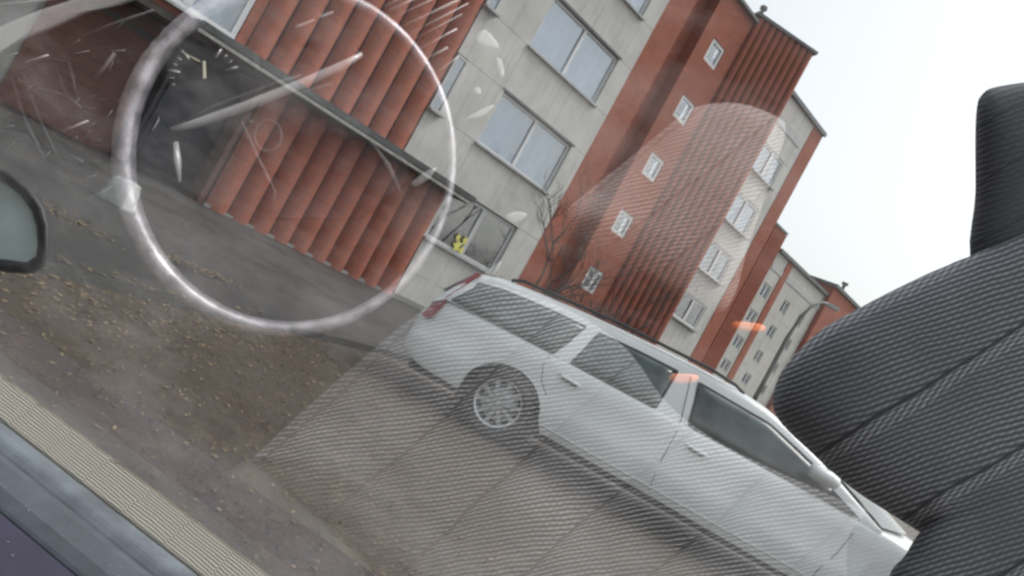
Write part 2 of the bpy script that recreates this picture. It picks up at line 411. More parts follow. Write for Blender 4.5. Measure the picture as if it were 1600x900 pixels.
def window(u0, u1, z0, z1, y=0.1, mull=(0.5,), fw=0.07, curtain=True, mat='frame', parent=BLD, sill=True, lab=None, detail=True):
    wroot = empty('window', (0, 0, 0), 0, parent)
    if lab: wroot['label'] = lab
    f = MB()
    f.box((u0, y, z0), (u1, y + 0.08, z0 + fw)); f.box((u0, y, z1 - fw), (u1, y + 0.08, z1))
    f.box((u0, y + 0.001, z0 + fw), (u0 + fw, y + 0.079, z1 - fw)); f.box((u1 - fw, y + 0.001, z0 + fw), (u1, y + 0.079, z1 - fw))
    f.build('frame', mat, wroot)
    edges = [u0 + fw * 0.8] + [u0 + (u1 - u0) * t for t in mull] + [u1 - fw * 0.8]
    for t in mull:
        c = u0 + (u1 - u0) * t
        box('mullion', (c - fw * 0.75, y - 0.012, z0 + fw), (c + fw * 0.75, y + 0.07, z1 - fw), mat, wroot)
    for a, b in zip(edges[:-1], edges[1:]):
        box('pane', (a, y + 0.035, z0 + fw * 0.8), (b, y + 0.042, z1 - fw * 0.8), 'pane', wroot)
    if curtain == 2:
        w_ = (u1 - u0) * random.uniform(0.2, 0.45)
        box('dark_room', (u0 + 0.02, y + 0.3, z0 + 0.02), (u1 - 0.02, y + 0.32, z1 - 0.02), 'room', wroot)
        curtain_mesh(u0 + 0.02, u0 + w_, z0 + 0.02, z1 - 0.02, y + 0.13, 12).build('curtain', 'curtain', wroot, True)
        curtain_mesh(u1 - w_ * 0.7, u1 - 0.02, z0 + 0.02, z1 - 0.02, y + 0.13, 12).build('curtain', 'curtain', wroot, True)
    elif curtain: curtain_mesh(u0 + 0.02, u1 - 0.02, z0 + 0.02, z1 - 0.02, y + 0.13).build('curtain', 'curtain', wroot, True)
    else: box('dark_room', (u0 + 0.02, y + 0.3, z0 + 0.02), (u1 - 0.02, y + 0.32, z1 - 0.02), 'room', wroot)
    if sill: box('sill', (u0 - 0.06, y - 0.20, z0 - 0.06), (u1 + 0.06, y + 0.02, z0 - 0.005), 'sill', wroot)
    return wroot

# -- left brick wing
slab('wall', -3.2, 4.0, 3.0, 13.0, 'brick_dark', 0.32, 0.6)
slab('brick_wall', -3.2, -2.95, 3.0, 13.0, 'brick', 0.0, 0.3)
slab('brick_wall', -2.95, -0.72, 4.72, 6.0, 'brick', 0.0, 0.3)
slab('brick_wall', -2.95, -0.72, 2.95, 3.12, 'brick', 0.0, 0.3)
slab('brick_wall', -0.72, -0.50, 2.95, 13.0, 'brick', 0.0, 0.3)
ribs(-0.5, 4.0, 2.95, 13.0, 0.55, 0.17)
window(-2.93, -0.74, 3.14, 4.70, 0.02, (0.5,), 0.12, True, 'frame', lab='white framed window just above the entrance canopy')
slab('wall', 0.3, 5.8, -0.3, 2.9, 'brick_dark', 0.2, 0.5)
ribs(0.35, 5.75, -0.16, 2.82, 0.56, 0.2)
box('wall_base', (-0.9, -0.30, -0.30), (5.75, 0.25, -0.17), 'yellow_edge', BLD, 0.02)
box('wall_plinth', (0.3, -0.13, -0.17), (5.78, 0.22, -0.08), 'plinth', BLD)
# canopy
can = box('canopy', (-1.65, -0.78, 2.87), (6.0, 0.0, 3.03), 'canopy', BLD)
can['label'] = 'dark tarred flat canopy over the entrance'
box('soffit', (-1.63, -0.75, 2.835), (5.95, 0.0, 2.867), 'canopy_under', can)
box('drip_edge', (-1.68, -0.82, 2.85), (6.03, -0.782, 2.92), 'canopy_edge', can)
box('felt_edge', (-1.68, -0.84, 2.94), (6.05, -0.782, 3.08), 'canopy', can)
box('side_fascia', (-1.73, -0.78, 2.86), (-1.655, 6.0, 3.06), 'canopy', can)
# entrance recess
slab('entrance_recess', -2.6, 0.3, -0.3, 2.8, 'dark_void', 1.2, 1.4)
box('entrance_side', (0.18, 0.0, -0.3), (0.30, 1.2, 2.76), 'brick_dark', BLD)
dr = empty('entrance_door', (0, 0, 0), 0, BLD); dr['label'] = 'black entrance door under the canopy'
box('door_leaf', (-1.25, 0.55, -0.28), (-0.25, 0.61, 1.95), 'black_door', dr, 0.01)
box('door_panel', (-1.13, 0.53, 0.1), (-0.37, 0.549, 1.0), 'black_door', dr, 0.01)
box('door_frame', (-1.35, 0.62, -0.28), (0.17, 0.7, 2.4), 'black_door', dr)
MB().tube([(-1.13, 0.5, 0.75), (-1.13, 0.46, 0.8), (-1.13, 0.46, 1.0), (-1.13, 0.5, 1.05)], 0.014).build('handle', 'silver', dr, True)
# wall far left, set back
slab('brick_wall', -3.7, -1.5, -0.4, 2.76, 'brick_dark', 1.0, 1.19)
box('ceiling_slab', (-3.7, 0.004, 2.80), (5.8, 1.6, 2.94), 'canopy_under', BLD)
slab('retaining_wall', -16, -3.7, -0.4, 2.3, 'plinth', 1.05, 1.3)
box('wall_coping', (-16, 0.95, 2.31), (-3.7, 1.4, 2.45), 'canopy', BLD)
box('wall_band', (-3.7, 0.985, 2.35), (-1.5, 0.998, 2.45), 'canopy', BLD)
slab('wall', -16, -3.2, 2.92, 9, 'brick_dark', 3.3, 3.6)
# -- white panel bay
slab('wall', 4.0, 9.5, -0.3, 13.0, 'dark_void', 0.55, 0.8)
for z0, z1 in ((5.95, 7.27), (8.80, 10.12), (11.65, 13.0)):
    for a, b in ((4.02, 5.75), (5.75, 7.4), (7.4, 9.45)): panel(a, b, z0, z1)
panel(4.02, 5.75, 3.12, 4.40); panel(5.75, 7.4, 3.12, 4.40); panel(7.4, 9.45, 3.12, 4.40)
for z0, z1 in ((4.40, 5.95), (7.27, 8.80), (10.12, 11.65)):
    panel(4.42, 5.82, z0, z1); panel(8.82, 9.45, z0, z1)
    window(5.82, 8.82, z0 + 0.02, z1 - 0.03, 0.09)
    window(4.04, 4.42, z0 + 0.02, z1 - 0.03, -0.03, (), 0.06, True, 'frame_grey')
    box('window_head', (5.74, -0.02, z1 - 0.005), (8.9, 0.002, z1 + 0.05), 'roof_edge', BLD)
slab('entry_wall', 5.80, 9.45, -0.3, -0.05, 'plinth', -0.04, 0.25)
for a, b in ((5.80, 6.9), (6.9, 8.0), (8.0, 9.45)): panel(a, b, -0.05, 0.62); panel(a, b, 0.62, 1.60)
panel(8.50, 9.45, 1.60, 3.12)
window(5.82, 8.48, 1.62, 3.10, 0.08, (0.52,), 0.09, False, 'frame_grey', lab='dark ground floor window with a yellow cut-out on the sill')
yl = MB()
for dx, dz, s in ((0, 0, 1.0), (0.16, 0.22, 0.7), (-0.10, 0.20, 0.6), (0.2, -0.05, 0.6)):
    c = Vector((6.92 + dx, 0.04, 1.82 + dz))
    yl.prism([c + Vector((math.cos(q) * 0.16 * s * (1.0 if i % 2 else 0.5), 0, math.sin(q) * 0.22 * s * (1.0 if i % 2 else 0.5))) for i, q in enumerate(2 * math.pi * j / 10 for j in range(10))], (0, 0, 0), (0, 0.012, 0))
yl.build('yellow_ornament', 'yellow', BLD)['label'] = 'yellow flower cut-out in the ground floor window'
# -- stair section
slab('brick_wall', 9.45, 10.45, -0.3, 13.0, 'brick', 0.0, 0.3)
slab('brick_wall', 10.45, 11.45, -0.3, 13.0, 'brick', 0.55, 0.85)
slab('brick_wall', 10.40, 10.46, -0.3, 13.0, 'brick_dark', 0.30, 0.55)
slab('brick_wall', 11.45, 11.50, -0.3, 13.0, 'brick', 0.40, 0.86)
zc = [3.02, 5.05, 7.10, 9.17, 11.21]
edges = [-0.3] + [v for z in zc for v in (z - 0.38, z + 0.38)] + [13.0]
slab('brick_wall', 11.45, 12.02, -0.3, 13.0, 'brick', 0.1, 0.4)
slab('brick_wall', 12.76, 13.36, -0.3, 13.0, 'brick', 0.1, 0.4)
for i in range(0, len(edges), 2): slab('brick_wall', 12.02, 12.76, edges[i], edges[i + 1], 'brick', 0.1, 0.4)
for z in zc: window(12.02, 12.76, z - 0.38, z + 0.38, 0.13, (), 0.11, False, 'frame', sill=False)
# angled ribbed tower
TF = Matrix.Translation((13.36, 0.1, 0)) @ Matrix.Rotation(R(-30), 4, 'Z')
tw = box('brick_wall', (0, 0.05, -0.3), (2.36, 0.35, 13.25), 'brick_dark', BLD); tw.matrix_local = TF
ribs(0.02, 2.36, -0.3, 13.25, 0.26, 0.09, BLD, 'brick', TF)
te = box('brick_wall', (2.22, 0.36, -0.3), (2.34, 4.0, 13.25), 'brick', BLD); te.matrix_local = TF
tr_ = box('roof_edge', (-0.1, -0.14, 13.26), (2.42, 4.0, 13.36), 'roof_edge', BLD); tr_.matrix_local = TF
box('roof_edge', (-3.2, -0.06, 13.01), (13.36, 6.0, 13.10), 'roof_edge', BLD)
MB().tube([fv for fv in ((13.9, 0.5, 13.3), (13.9, 0.5, 13.85))], 0.07).tube([(13.9, 0.5, 13.85), (13.9, 0.5, 13.95)], 0.13).build('vent_pipe', 'steel', BLD)
# -- second white bay
slab('wall', 15.2, 19.05, -0.3, 12.4, 'dark_void', 0.6, 0.8)
zz = [(3.50, 4.46), (5.44, 6.50), (7.40, 8.52), (9.45, 10.5)]
prev = -0.3
for z0, z1 in zz:
    panel(15.2, 17.4, prev, z0, y=0.0); panel(17.4, 19.05, prev, z0, y=0.0)
    panel(18.46, 19.05, z0, z1, y=0.0); panel(15.2, 16.78, z0, z1, y=0.0)
    window(16.78, 18.46, z0, z1, 0.03, (0.5,), 0.08, (0, 2, 1, 2)[zz.index((z0, z1))])
    prev = z1
panel(15.2, 17.4, prev, 12.4, y=0.0); panel(17.4, 19.05, prev, 12.4, y=0.0)
box('vent_slot', (16.8, -0.03, 11.32), (18.8, -0.002, 11.62), 'sill', BLD)
slab('brick_wall', 19.05, 19.85, -0.3, 12.5, 'brick', -0.02, 0.45)
box('roof_edge', (15.2, -0.12, 12.41), (19.9, 5, 12.55), 'roof_edge', BLD)
for i in range(14):
    u = random.uniform(16.9, 19.7)
    MB().tube([(u, 0.4, 12.5), (u + random.uniform(-.1, .1), 0.4, 12.62 + random.random() * 0.22)], 0.012, 4).build('roof_twig', 'bark', BLD)
# -- lower brick wing beyond
slab('brick_wall', 19.87, 20.97, -0.3, 8.6, 'brick', 0.1, 0.5)
ribs(19.9, 20.95, -0.3, 8.55, 0.17, 0.05)
box('roof_edge', (19.85, 0.0, 8.61), (21.0, 4, 8.70), 'roof_edge', BLD)

# ------------------------------------------------------------------ lower cream block and brick block beyond
B2 = tag(empty('apartment_building', P0, FA), 'low cream apartment block with small windows behind the curved street lamp', 'building')
slab('wall', 20.98, 25.85, -0.3, 7.9, 'dark_void', 0.7, 0.9, B2)
cols = [(21.12, 21.76), (23.05, 23.6), (24.66, 25.16)]
rows = [(0.9, 1.4), (1.85, 2.35), (2.78, 3.25), (3.80, 4.30), (4.92, 5.45), (6.05, 6.62)]
ue = [20.99] + [v for c in cols for v in c] + [25.85]
for i in range(0, len(ue), 2):
    z0 = -0.3
    for z1 in (1.6, 2.55, 3.5, 4.6, 5.75, 7.9):
        if i == 2:
            panel(ue[i], 21.95, z0, z1, 'panel_far', 0.0, B2); panel(22.37, ue[i + 1], z0, z1, 'panel_far', 0.0, B2)
        else: panel(ue[i], ue[i + 1], z0, z1, 'panel_far', 0.0, B2)
        z0 = z1
slab('brick_strip', 21.95, 22.37, -0.3, 7.9, 'brick', -0.04, 0.4, B2)
for a, b in cols:
    zed = [-0.3] + [v for r in rows for v in r] + [7.9]
    for i in range(0, len(zed), 2): panel(a, b, zed[i], zed[i + 1], 'panel_far', 0.0, B2)
    for z0, z1 in rows: window(a + 0.01, b - 0.01, z0 + 0.01, z1 - 0.01, 0.03, (0.5,), 0.06, (z0 + a) % 0.7 > 0.35, 'frame_grey', B2, False)
box('roof_edge', (20.98, -0.12, 7.91), (25.9, 4, 8.05), 'roof_edge', B2)
box('attic_band', (21.0, -0.03, 7.2), (25.85, -0.002, 7.42), 'sill', B2)
B3 = tag(empty('brick_building', P0, FA), 'far dark red brick building at the end of the street', 'building')
slab('wall', 25.9, 34, -0.3, 8.4, 'brick', -0.2, 4, B3)
box('roof_edge', (25.85, -0.3, 8.41), (34.1, 4, 8.55), 'roof_edge', B3)
MB().tube([(27.9, 0.5, 8.5), (27.9, 0.5, 9.1)], 0.08).tube([(27.9, 0.5, 9.1), (27.9, 0.5, 9.2)], 0.15).build('vent_pipe', 'steel', B3)
for k in range(4): window(26.9 + k * 1.7, 27.6 + k * 1.7, 6.0, 6.6, -0.26, (0.5,), 0.06, False, 'frame_grey', B3, False)

# ------------------------------------------------------------------ street lamp
L = fac(18.3, -3.5, 0)
lamp = tag(empty('street_lamp', L), 'tall grey street lamp with curved arm before the cream block', 'street lamp')
MB().tube([(0, 0, -0.3), (0, 0, 0.9)], 0.11, 10).build('base', 'steel', lamp, True)
k = 0.86
MB().tube([(0, 0, 0.9), (0, 0, 4.6), (0.1, 0.08, 5.4), (0.3, 0.25, 5.9), (0.65, 0.5, 6.25), (1.0, 0.8, 6.35)], [0.085, 0.075, 0.06, 0.055, 0.05, 0.05], 10).build('pole', 'steel', lamp, True)
MB().box((0.9, 0.7, 6.27), (1.35, 0.95, 6.40)).build('lamp_head', 'sill', lamp)

# ------------------------------------------------------------------ bare trees
def tree(name, base, hgt, seed, label, lean=(0, 0), spread=0.55, group=None):
    rnd = random.Random(seed)
    root = tag(empty(name, base), label, 'tree')
    tr, br = MB(), MB()
    def grow(p, d, ln, r, lvl):
        pts, rads = [p], [r]
        for i in range(3):
            d = (d + Vector((rnd.uniform(-.25, .25), rnd.uniform(-.25, .25), rnd.uniform(-.05, .2)))).normalized()
            p = p + d * ln / 3; pts.append(p); rads.append(r * (1 - 0.2 * (i + 1)))
        (tr if lvl == 0 else br).tube(pts, rads, 6 if lvl < 2 else 4)
        if lvl < 6:
            for i in range(3 if lvl < 4 else 2):
                a = rnd.uniform(0, 6.28)
                nd = (d + Vector((math.cos(a) * spread * 1.6, math.sin(a) * spread * 1.6, rnd.uniform(-0.1, 0.5)))).normalized()
                grow(pts[rnd.choice((1, 2, 3, 3))], nd, ln * rnd.uniform(0.55, 0.8), r * 0.62, lvl + 1)
    grow(Vector((0, 0, -0.3)), Vector((*lean, 1)).normalized(), hgt * 0.42, 0.065, 0)
    tr.build('trunk', 'bark', root, True); br.build('crown', 'bark', root)
tree('bare_tree', fac(8.9, -2.0, 0), 5.0, 4, 'small leafless tree before the pale wall behind the white estate car', (-0.15, -0.1))
tree('bare_shrub', fac(8.0, -2.4, 0), 2.3, 23, 'low leafless bush under the ground floor window with the yellow cut-out', (0, 0), 0.95)
tree('bare_shrub', fac(13.4, -3.0, 0), 2.6, 29, 'dense leafless bush at the foot of the ribbed brick tower', (0, 0), 0.95)
tree('bare_shrub', fac(10.2, -2.6, 0), 2.9, 17, 'dense low leafless bush between the white estate car and the brick stair strip', (0, 0), 0.9)
tree('bare_tree', fac(12.2, -2.2, 0), 4.2, 11, 'leafless shrub in front of the ribbed brick stair tower', (0.1, -0.1), 0.7)

# pale stone block on the path
st = MB(); st.add([(-.17, -.13, 0), (.16, -.15, 0), (.18, .14, 0), (-.15, .15, 0), (-.12, -.10, .30), (.11, -.11, .34), (.13, .10, .31), (-.11, .11, .27)],
                  [(0, 3, 2, 1), (4, 5, 6, 7), (0, 1, 5, 4), (1, 2, 6, 5), (2, 3, 7, 6), (3, 0, 4, 7)])
so = st.build('stone_block', 'stone', None, False, (-4.2, 8.7, gz(8.7) + H - 0.01)); bevel(so, 0.03, 2)
tag(so, 'pale grey stone block standing on the asphalt path', 'stone')

# ------------------------------------------------------------------ cars
def lerp(tab, x):
    if x <= tab[0][0]: return tab[0][1]
    for (a, va), (b, vb) in zip(tab[:-1], tab[1:]):
        if x <= b:
            t = (x - a) / (b - a); t = t * t * (3 - 2 * t) * 0.4 + t * 0.6
            return va + (vb - va) * t
    return tab[-1][1]
WB, AR, WR = 3.68, 0.385, 0.315
def make_car(name, paint, label):
    """x forward from the rear axle, the near flank at y = 0, z up"""
    root = tag(empty(name), label, 'car')
    HW = 0.90
    half = [(-1.06, 0.66), (-1.02, 0.76), (-0.92, 0.83), (-0.7, 0.87), (-0.2, 0.895), (2.9, 0.90), (3.6, 0.885), (4.05, 0.85), (4.28, 0.74), (4.38, 0.55)]
    belt = [(-1.06, 0.66), (-1.0, 0.78), (-0.92, 0.90), (-0.6, 0.915), (0.4, 0.935), (1.6, 0.945), (2.9, 0.945), (3.25, 0.94), (3.8, 0.905), (4.2, 0.82), (4.38, 0.64)]
    sillz = [(-1.06, 0.34), (-0.8, 0.26), (0, 0.24), (0.5, 0.27), (2.9, 0.25), (3.9, 0.22), (4.38, 0.27)]
    prof = [(0.0, 0.955), (0.08, 0.985), (0.26, 1.0), (0.40, 1.0), (0.46, 0.985), (0.75, 0.985), (0.92, 0.975), (0.98, 0.955), (1.0, 0.93)]
    xs = sorted(set([round(-1.06 + i * 0.10, 3) for i in range(56)] + [4.38, -1.03, 4.32] + [round(c + AR * math.cos(math.pi * i / 16), 4) for c in (0, WB) for i in range(17)]))
    xs = [x for x in xs if x <= 4.38]
    xx = [xs[0]]
    for x in xs[1:]:
        if x - xx[-1] > 0.008: xx.append(x)
    def bottom(x):
        z = lerp(sillz, x)
        for c in (0, WB):
            if abs(x - c) < AR: z = max(z, 0.30 + math.sqrt(max(0, AR * AR - (x - c) ** 2)) * 0.94)
        return z
    K = len(prof)
    sk = MB()
    for sgn in (-1, 1):
        vs_, fs = [], []
        for x in xx:
            zs, zb, b = lerp(sillz, x), bottom(x), lerp(belt, x); w = lerp(half, x)
            for t, k_ in prof:
                z = zb + (b - zb) * t
                tt = (z - zs) / max(0.05, b - zs)
                kk = lerp(prof, tt)
                vs_.append((x, HW + sgn * w * kk, z))
            for q, lift in ((0.75, 0.035), (0.4, 0.075), (0.0, 0.09)):    # bonnet and tail deck
                vs_.append((x, HW + sgn * w * q, b + lift * (1 if x > -0.9 else 0.2)))
        n = K + 3
        fs = [(i * n + j, i * n + j + 1, (i + 1) * n + j + 1, (i + 1) * n + j) for i in range(len(xx) - 1) for j in range(n - 1)]
        sk.add(vs_, fs)
        for e in (0, len(xx) - 1):                                           # close the ends
            a = [vs_[e * n + j] for j in range(n)]
            sk.add(a + [(p[0], HW, p[2]) for p in a], [(j, j + 1, n + j + 1, n + j) for j in range(n - 1)])
    body = sk.build('body', paint, root, True)
    md = body.modifiers.new('weld', 'WELD'); md.merge_threshold = 0.004
    # greenhouse
    rz = [(-0.72, 1.235), (-0.55, 1.275), (0.2, 1.36), (0.95, 1.405), (1.6, 1.425), (2.0, 1.405), (2.2, 1.37)]
    def gy(z, z1): # inset of the side glass with height
        return 0.045 + 0.20 * max(0, min(1, (z - 0.93) / 0.46)) ** 1.15
    # side outline of the cabin
    lower = lambda x: lerp(belt, x) - 0.01
    cab = []
    xr = [-0.98 + (-0.70 + 0.98) * 0, -0.86, -0.72, -0.55, -0.2, 0.2, 0.6, 1.0, 1.4, 1.8, 2.1, 2.3, 2.6, 2.9, 3.3]
    top = [(-0.98, 0.80), (-0.86, 1.02), (-0.72, 1.235), (-0.55, 1.285), (-0.2, 1.325), (0.2, 1.362), (0.6, 1.388), (1.0, 1.408), (1.4, 1.42), (1.8, 1.415), (2.1, 1.385), (2.3, 1.335), (2.6, 1.235), (2.9, 1.12), (3.3, 0.95)]
    def topz(x): return lerp(top, x)
    gh = MB()
    for sgn in (-1, 1):
        vs_ = []
        for x in xr:
            b, t = lower(x), topz(x)
            t = max(t, b + 0.002)
            for q in (0, 0.25, 0.5, 0.75, 0.9, 1.0):
                z = b + (t - b) * q
                yi = gy(z, t) + (0.018 if q == 1.0 else 0)
                vs_.append((x, HW + sgn * (HW - yi), z))
            for q, lift in ((0.8, 0.018), (0.45, 0.034), (0, 0.04)):
                vs_.append((x, HW + sgn * (HW - gy(t, t) - 0.018) * q, t + lift * min(1, (t - b) / 0.3)))
        n = 9
        gh.add(vs_, [(i * n + j, i * n + j + 1, (i + 1) * n + j + 1, (i + 1) * n + j) for i in range(len(xr) - 1) for j in range(n - 1)])
    cabin = gh.build('cabin_shell', paint, root, True)
    md = cabin.modifiers.new('weld', 'WELD'); md.merge_threshold = 0.004
    # side windows: seal then pane, each following the leaning side
    wins = [[(-0.80, 0.925), (0.20, 0.945), (0.345, 1.262), (-0.05, 1.245), (-0.45, 1.20), (-0.66, 1.15)],
            [(0.40, 0.945), (1.20, 0.95), (1.235, 1.305), (0.86, 1.295), (0.50, 1.27)],
            [(1.54, 0.955), (3.04, 0.958), (2.66, 1.125), (2.14, 1.28), (1.46, 1.305)]]
    def refine(poly, grow):
        c = (sum(p[0] for p in poly) / len(poly), sum(p[1] for p in poly) / len(poly)); out = []
        m = len(poly)
        for i in range(m):
            a, p, b = poly[i - 1], poly[i], poly[(i + 1) % m]
            for t in (0.85, 0.94):
                out.append((a[0] + (p[0] - a[0]) * t, a[1] + (p[1] - a[1]) * t))
            out.append(((p[0] * 0.97 + (a[0] + b[0]) * 0.015), (p[1] * 0.97 + (a[1] + b[1]) * 0.015)))
            for t in (0.06, 0.15, 0.5):
                out.append((p[0] + (b[0] - p[0]) * t, p[1] + (b[1] - p[1]) * t))
        return [(x + (grow if x > c[0] else -grow) * min(1, abs(x - c[0]) * 8), z + (grow if z > c[1] else -grow)) for x, z in out]
    for sgn in (-1, 1):
        def sidept(x, z, proud): return (x, HW + sgn * (HW - gy(z, 0) + proud), z)
        for w in wins:
            wo = MB()
            for (gr, proud, nm, mat) in ((0.022, 0.004, 'window_seal', 'trim'), (0.0, 0.009, 'pane', 'car_glass')):
                pl = refine(w, gr); mb = MB()
                c = (sum(p[0] for p in pl) / len(pl), sum(p[1] for p in pl) / len(pl))
                nn = len(pl); vs_ = []
                for r_ in (1.0, 0.66, 0.33):
                    vs_ += [sidept(c[0] + (x - c[0]) * r_, c[1] + (z - c[1]) * r_, proud) for x, z in pl]
                vs_.append(sidept(*c, proud))
                vs_ += [sidept(x, z, -0.01) for x, z in pl]
                f_ = [(r_ * nn + i, r_ * nn + (i + 1) % nn, (r_ + 1) * nn + (i + 1) % nn, (r_ + 1) * nn + i) for r_ in range(2) for i in range(nn)]
                f_ += [(2 * nn + i, 2 * nn + (i + 1) % nn, 3 * nn) for i in range(nn)]
                f_ += [(i, (i + 1) % nn, 3 * nn + 1 + (i + 1) % nn, 3 * nn + 1 + i) for i in range(nn)]
                mb.add(vs_, f_)
                if nm == 'window_seal': ww = mb.build('side_window', mat, root)
                else: mb.build('pane', mat, ww, True)
        # roof rail
        MB().tube([(-0.45, HW + sgn * 0.60, 1.33), (-0.35, HW + sgn * 0.62, 1.375), (0.6, HW + sgn * 0.62, 1.45), (1.5, HW + sgn * 0.62, 1.475), (1.75, HW + sgn * 0.61, 1.455), (1.85, HW + sgn * 0.60, 1.42)], 0.016, 6).build('roof_rail', 'trim', root, True)
        # door gaps as thin raised-lip strips, handles
        def strip(pts, nm, mat, wd=0.004, proud=0.001):
            mb = MB(); vs_ = []
            for x, z in pts:
                b, zs = lerp(belt, x), lerp(sillz, x)
                w = lerp(half, x) * lerp(prof, (z - zs) / (b - zs)) if z < b else HW - gy(z, 0)
                vs_.append((x, HW + sgn * (w + proud), z))
            mb.tube(vs_, wd, 5); return mb.build(nm, mat, root)
        strip([(0.34, 1.27), (0.28, 1.10), (0.22, 0.96), (0.20, 0.90), (0.19, 0.80), (0.24, 0.68), (0.34, 0.58)], 'door_gap', 'seal_dark')
        strip([(1.37, 1.33), (1.42, 1.10), (1.45, 0.965), (1.46, 0.85), (1.46, 0.6), (1.47, 0.42), (1.49, 0.30)], 'door_gap', 'seal_dark')
        strip([(3.10, 0.945), (3.09, 0.8), (3.05, 0.6), (2.98, 0.42), (2.96, 0.30)], 'door_gap', 'seal_dark')
        strip([(0.42, 0.335), (1.2, 0.33), (2.9, 0.325)], 'sill_line', 'frame_grey', 0.012, 0.0)
        for hx in (0.36, 1.58):
            pts = []
            h_ = MB()
            h_.tube([(hx, HW + sgn * 0.885, 0.80), (hx + 0.03, HW + sgn * 0.912, 0.80), (hx + 0.17, HW + sgn * 0.914, 0.797), (hx + 0.20, HW + sgn * 0.888, 0.795)], 0.014, 6)
            ho = h_.build('door_handle', paint, root, True)
            MB().box((hx + 0.03, HW + sgn * 0.872, 0.765), (hx + 0.17, HW + sgn * 0.8905, 0.79)).build('handle_recess', 'seal_dark', ho)
        # mirror
        mm = MB()
        rings = [(0.0, 0.2), (0.1, 0.75), (0.35, 1.0), (0.75, 0.92), (1.0, 0.75)]
        vs_ = []
        for t, s_ in rings:
            for j in range(12):
                q = 2 * math.pi * j / 12
                vs_.append((2.80 - t * 0.26, HW + sgn * (0.965 + 0.105 * s_ * math.cos(q)), 1.115 + 0.07 * s_ * math.sin(q)))
        mm.add(vs_, [(i * 12 + j, i * 12 + (j + 1) % 12, (i + 1) * 12 + (j + 1) % 12, (i + 1) * 12 + j) for i in range(4) for j in range(12)] + [tuple(range(12)), tuple(range(48, 60))])
        mo = mm.build('side_mirror', paint, root, True)
        MB().box((2.64, HW + sgn * 0.80, 0.985), (2.76, HW + sgn * 0.94, 1.01)).build('mirror_arm', 'trim', mo)
        MB().prism([(2.78, HW + sgn * 0.862, 0.955), (3.10, HW + sgn * 0.862, 0.95), (2.80, HW + sgn * 0.835, 1.06)], (0, 0, 0), (0, sgn * 0.012, 0)).build('mirror_triangle', 'trim', root)
        # tail lamp
        MB().prism([(-0.985, HW + sgn * 0.80, 0.66), (-0.90, HW + sgn * 0.835, 0.68), (-0.845, HW + sgn * 0.84, 0.93), (-0.70, HW + sgn * 0.735, 1.24), (-0.745, HW + sgn * 0.70, 1.235), (-0.90, HW + sgn * 0.80, 0.93)], (0, 0, 0), (-0.012, sgn * 0.025, 0)).build('tail_lamp', 'tail', root)
        MB().prism([(3.98, HW + sgn * 0.80, 0.58), (4.27, HW + sgn * 0.66, 0.56), (4.28, HW + sgn * 0.62, 0.72), (4.0, HW + sgn * 0.78, 0.80)], (0, 0, 0), (0.02, sgn * 0.05, 0)).build('headlight', 'silver', root)
        # wheels
        for cx in (0, WB):
            yo = HW + sgn * 0.775
            wh = empty('wheel', (0, 0, 0), 0, root)
            y_ = lambda a: sgn * a
            MB().lathe([(0.215, y_(0.09)), (0.25, y_(0.105)), (0.295, y_(0.095)), (WR, y_(0.06)), (WR, y_(-0.09)), (0.29, y_(-0.12)), (0.2, y_(-0.12))], (cx, yo, WR), n=32).build('tyre', 'rubber', wh, True)
            rm = MB().lathe([(0.218, y_(0.088)), (0.214, y_(0.098)), (0.200, y_(0.09)), (0.195, y_(-0.03)), (0.06, y_(0.02))], (cx, yo, WR), n=32)
            rm.lathe([(0.001, y_(0.082)), (0.035, y_(0.078)), (0.05, y_(0.06)), (0.05, y_(0.0))], (cx, yo, WR), n=14)
            for i in range(10):
                q = 2 * math.pi * i / 10 + 0.2; c_, s_ = math.cos(q), math.sin(q)
                a, b = 0.04, 0.205; w1, w2 = 0.013, 0.021
                P = [(a, -w1), (b, -w2), (b, w2), (a, w1)]
                rm.prism([(cx + c_ * r_ - s_ * t_, yo + y_(0.066), WR + s_ * r_ + c_ * t_) for r_, t_ in P], (0, 0, 0), (0, y_(0.02), 0))
            rm.build('rim', 'alloy', wh)
            MB().lathe([(0.001, y_(-0.02)), (0.2, y_(-0.02)), (0.2, y_(-0.05))], (cx, yo, WR), n=20).build('brake_disc', 'trim', wh)
            MB().lathe([(AR + 0.02, y_(0.035)), (AR + 0.02, y_(-0.35)), (0.05, y_(-0.35))], (cx, yo, 0.31), n=32).build('wheel_arch_liner', 'dark_void', root)
    box('underbody', (-0.9, 0.16, 0.19), (4.1, 1.64, 0.36), 'dark_void', root)
    box('rear_bumper', (-1.085, 0.30, 0.40), (-1.03, 1.50, 0.56), 'seal_dark', root, 0.02)
    wsn = MB(); vs_ = []
    for k_ in range(5):
        q = k_ / 4
        for j_ in range(13):
            t = -1 + j_ / 6; c_ = 1 - t * t
            xb, zb_, wb_ = 3.30 + 0.46 * c_, 0.975 + 0.05 * c_, 0.80
            xt, zt_, wt_ = 2.36 + 0.26 * c_, 1.335 + 0.05 * c_, 0.62
            vs_.append((xb + (xt - xb) * q, HW + t * (wb_ + (wt_ - wb_) * q), zb_ + (zt_ - zb_) * q + 0.025 * math.sin(math.pi * q)))
    wsn.add(vs_, [(a * 13 + b, a * 13 + b + 1, (a + 1) * 13 + b + 1, (a + 1) * 13 + b) for a in range(4) for b in range(12)])
    wsn.build('windscreen', 'car_glass', root, True)
    MB().prism([(-0.76, 0.30, 1.20), (-0.92, 0.20, 0.95), (-0.92, 1.60, 0.95), (-0.76, 1.50, 1.20)], (-0.02, 0, 0), (-0.035, 0, 0.01)).build('rear_window', 'car_glass', root)
    return root
CY = R(-8)
car = make_car('station_wagon', 'paint_white', 'long silver-white estate car parked in front of the building')
car.location = (0.37, 7.04, 0); car.rotation_euler = (0, 0, CY)
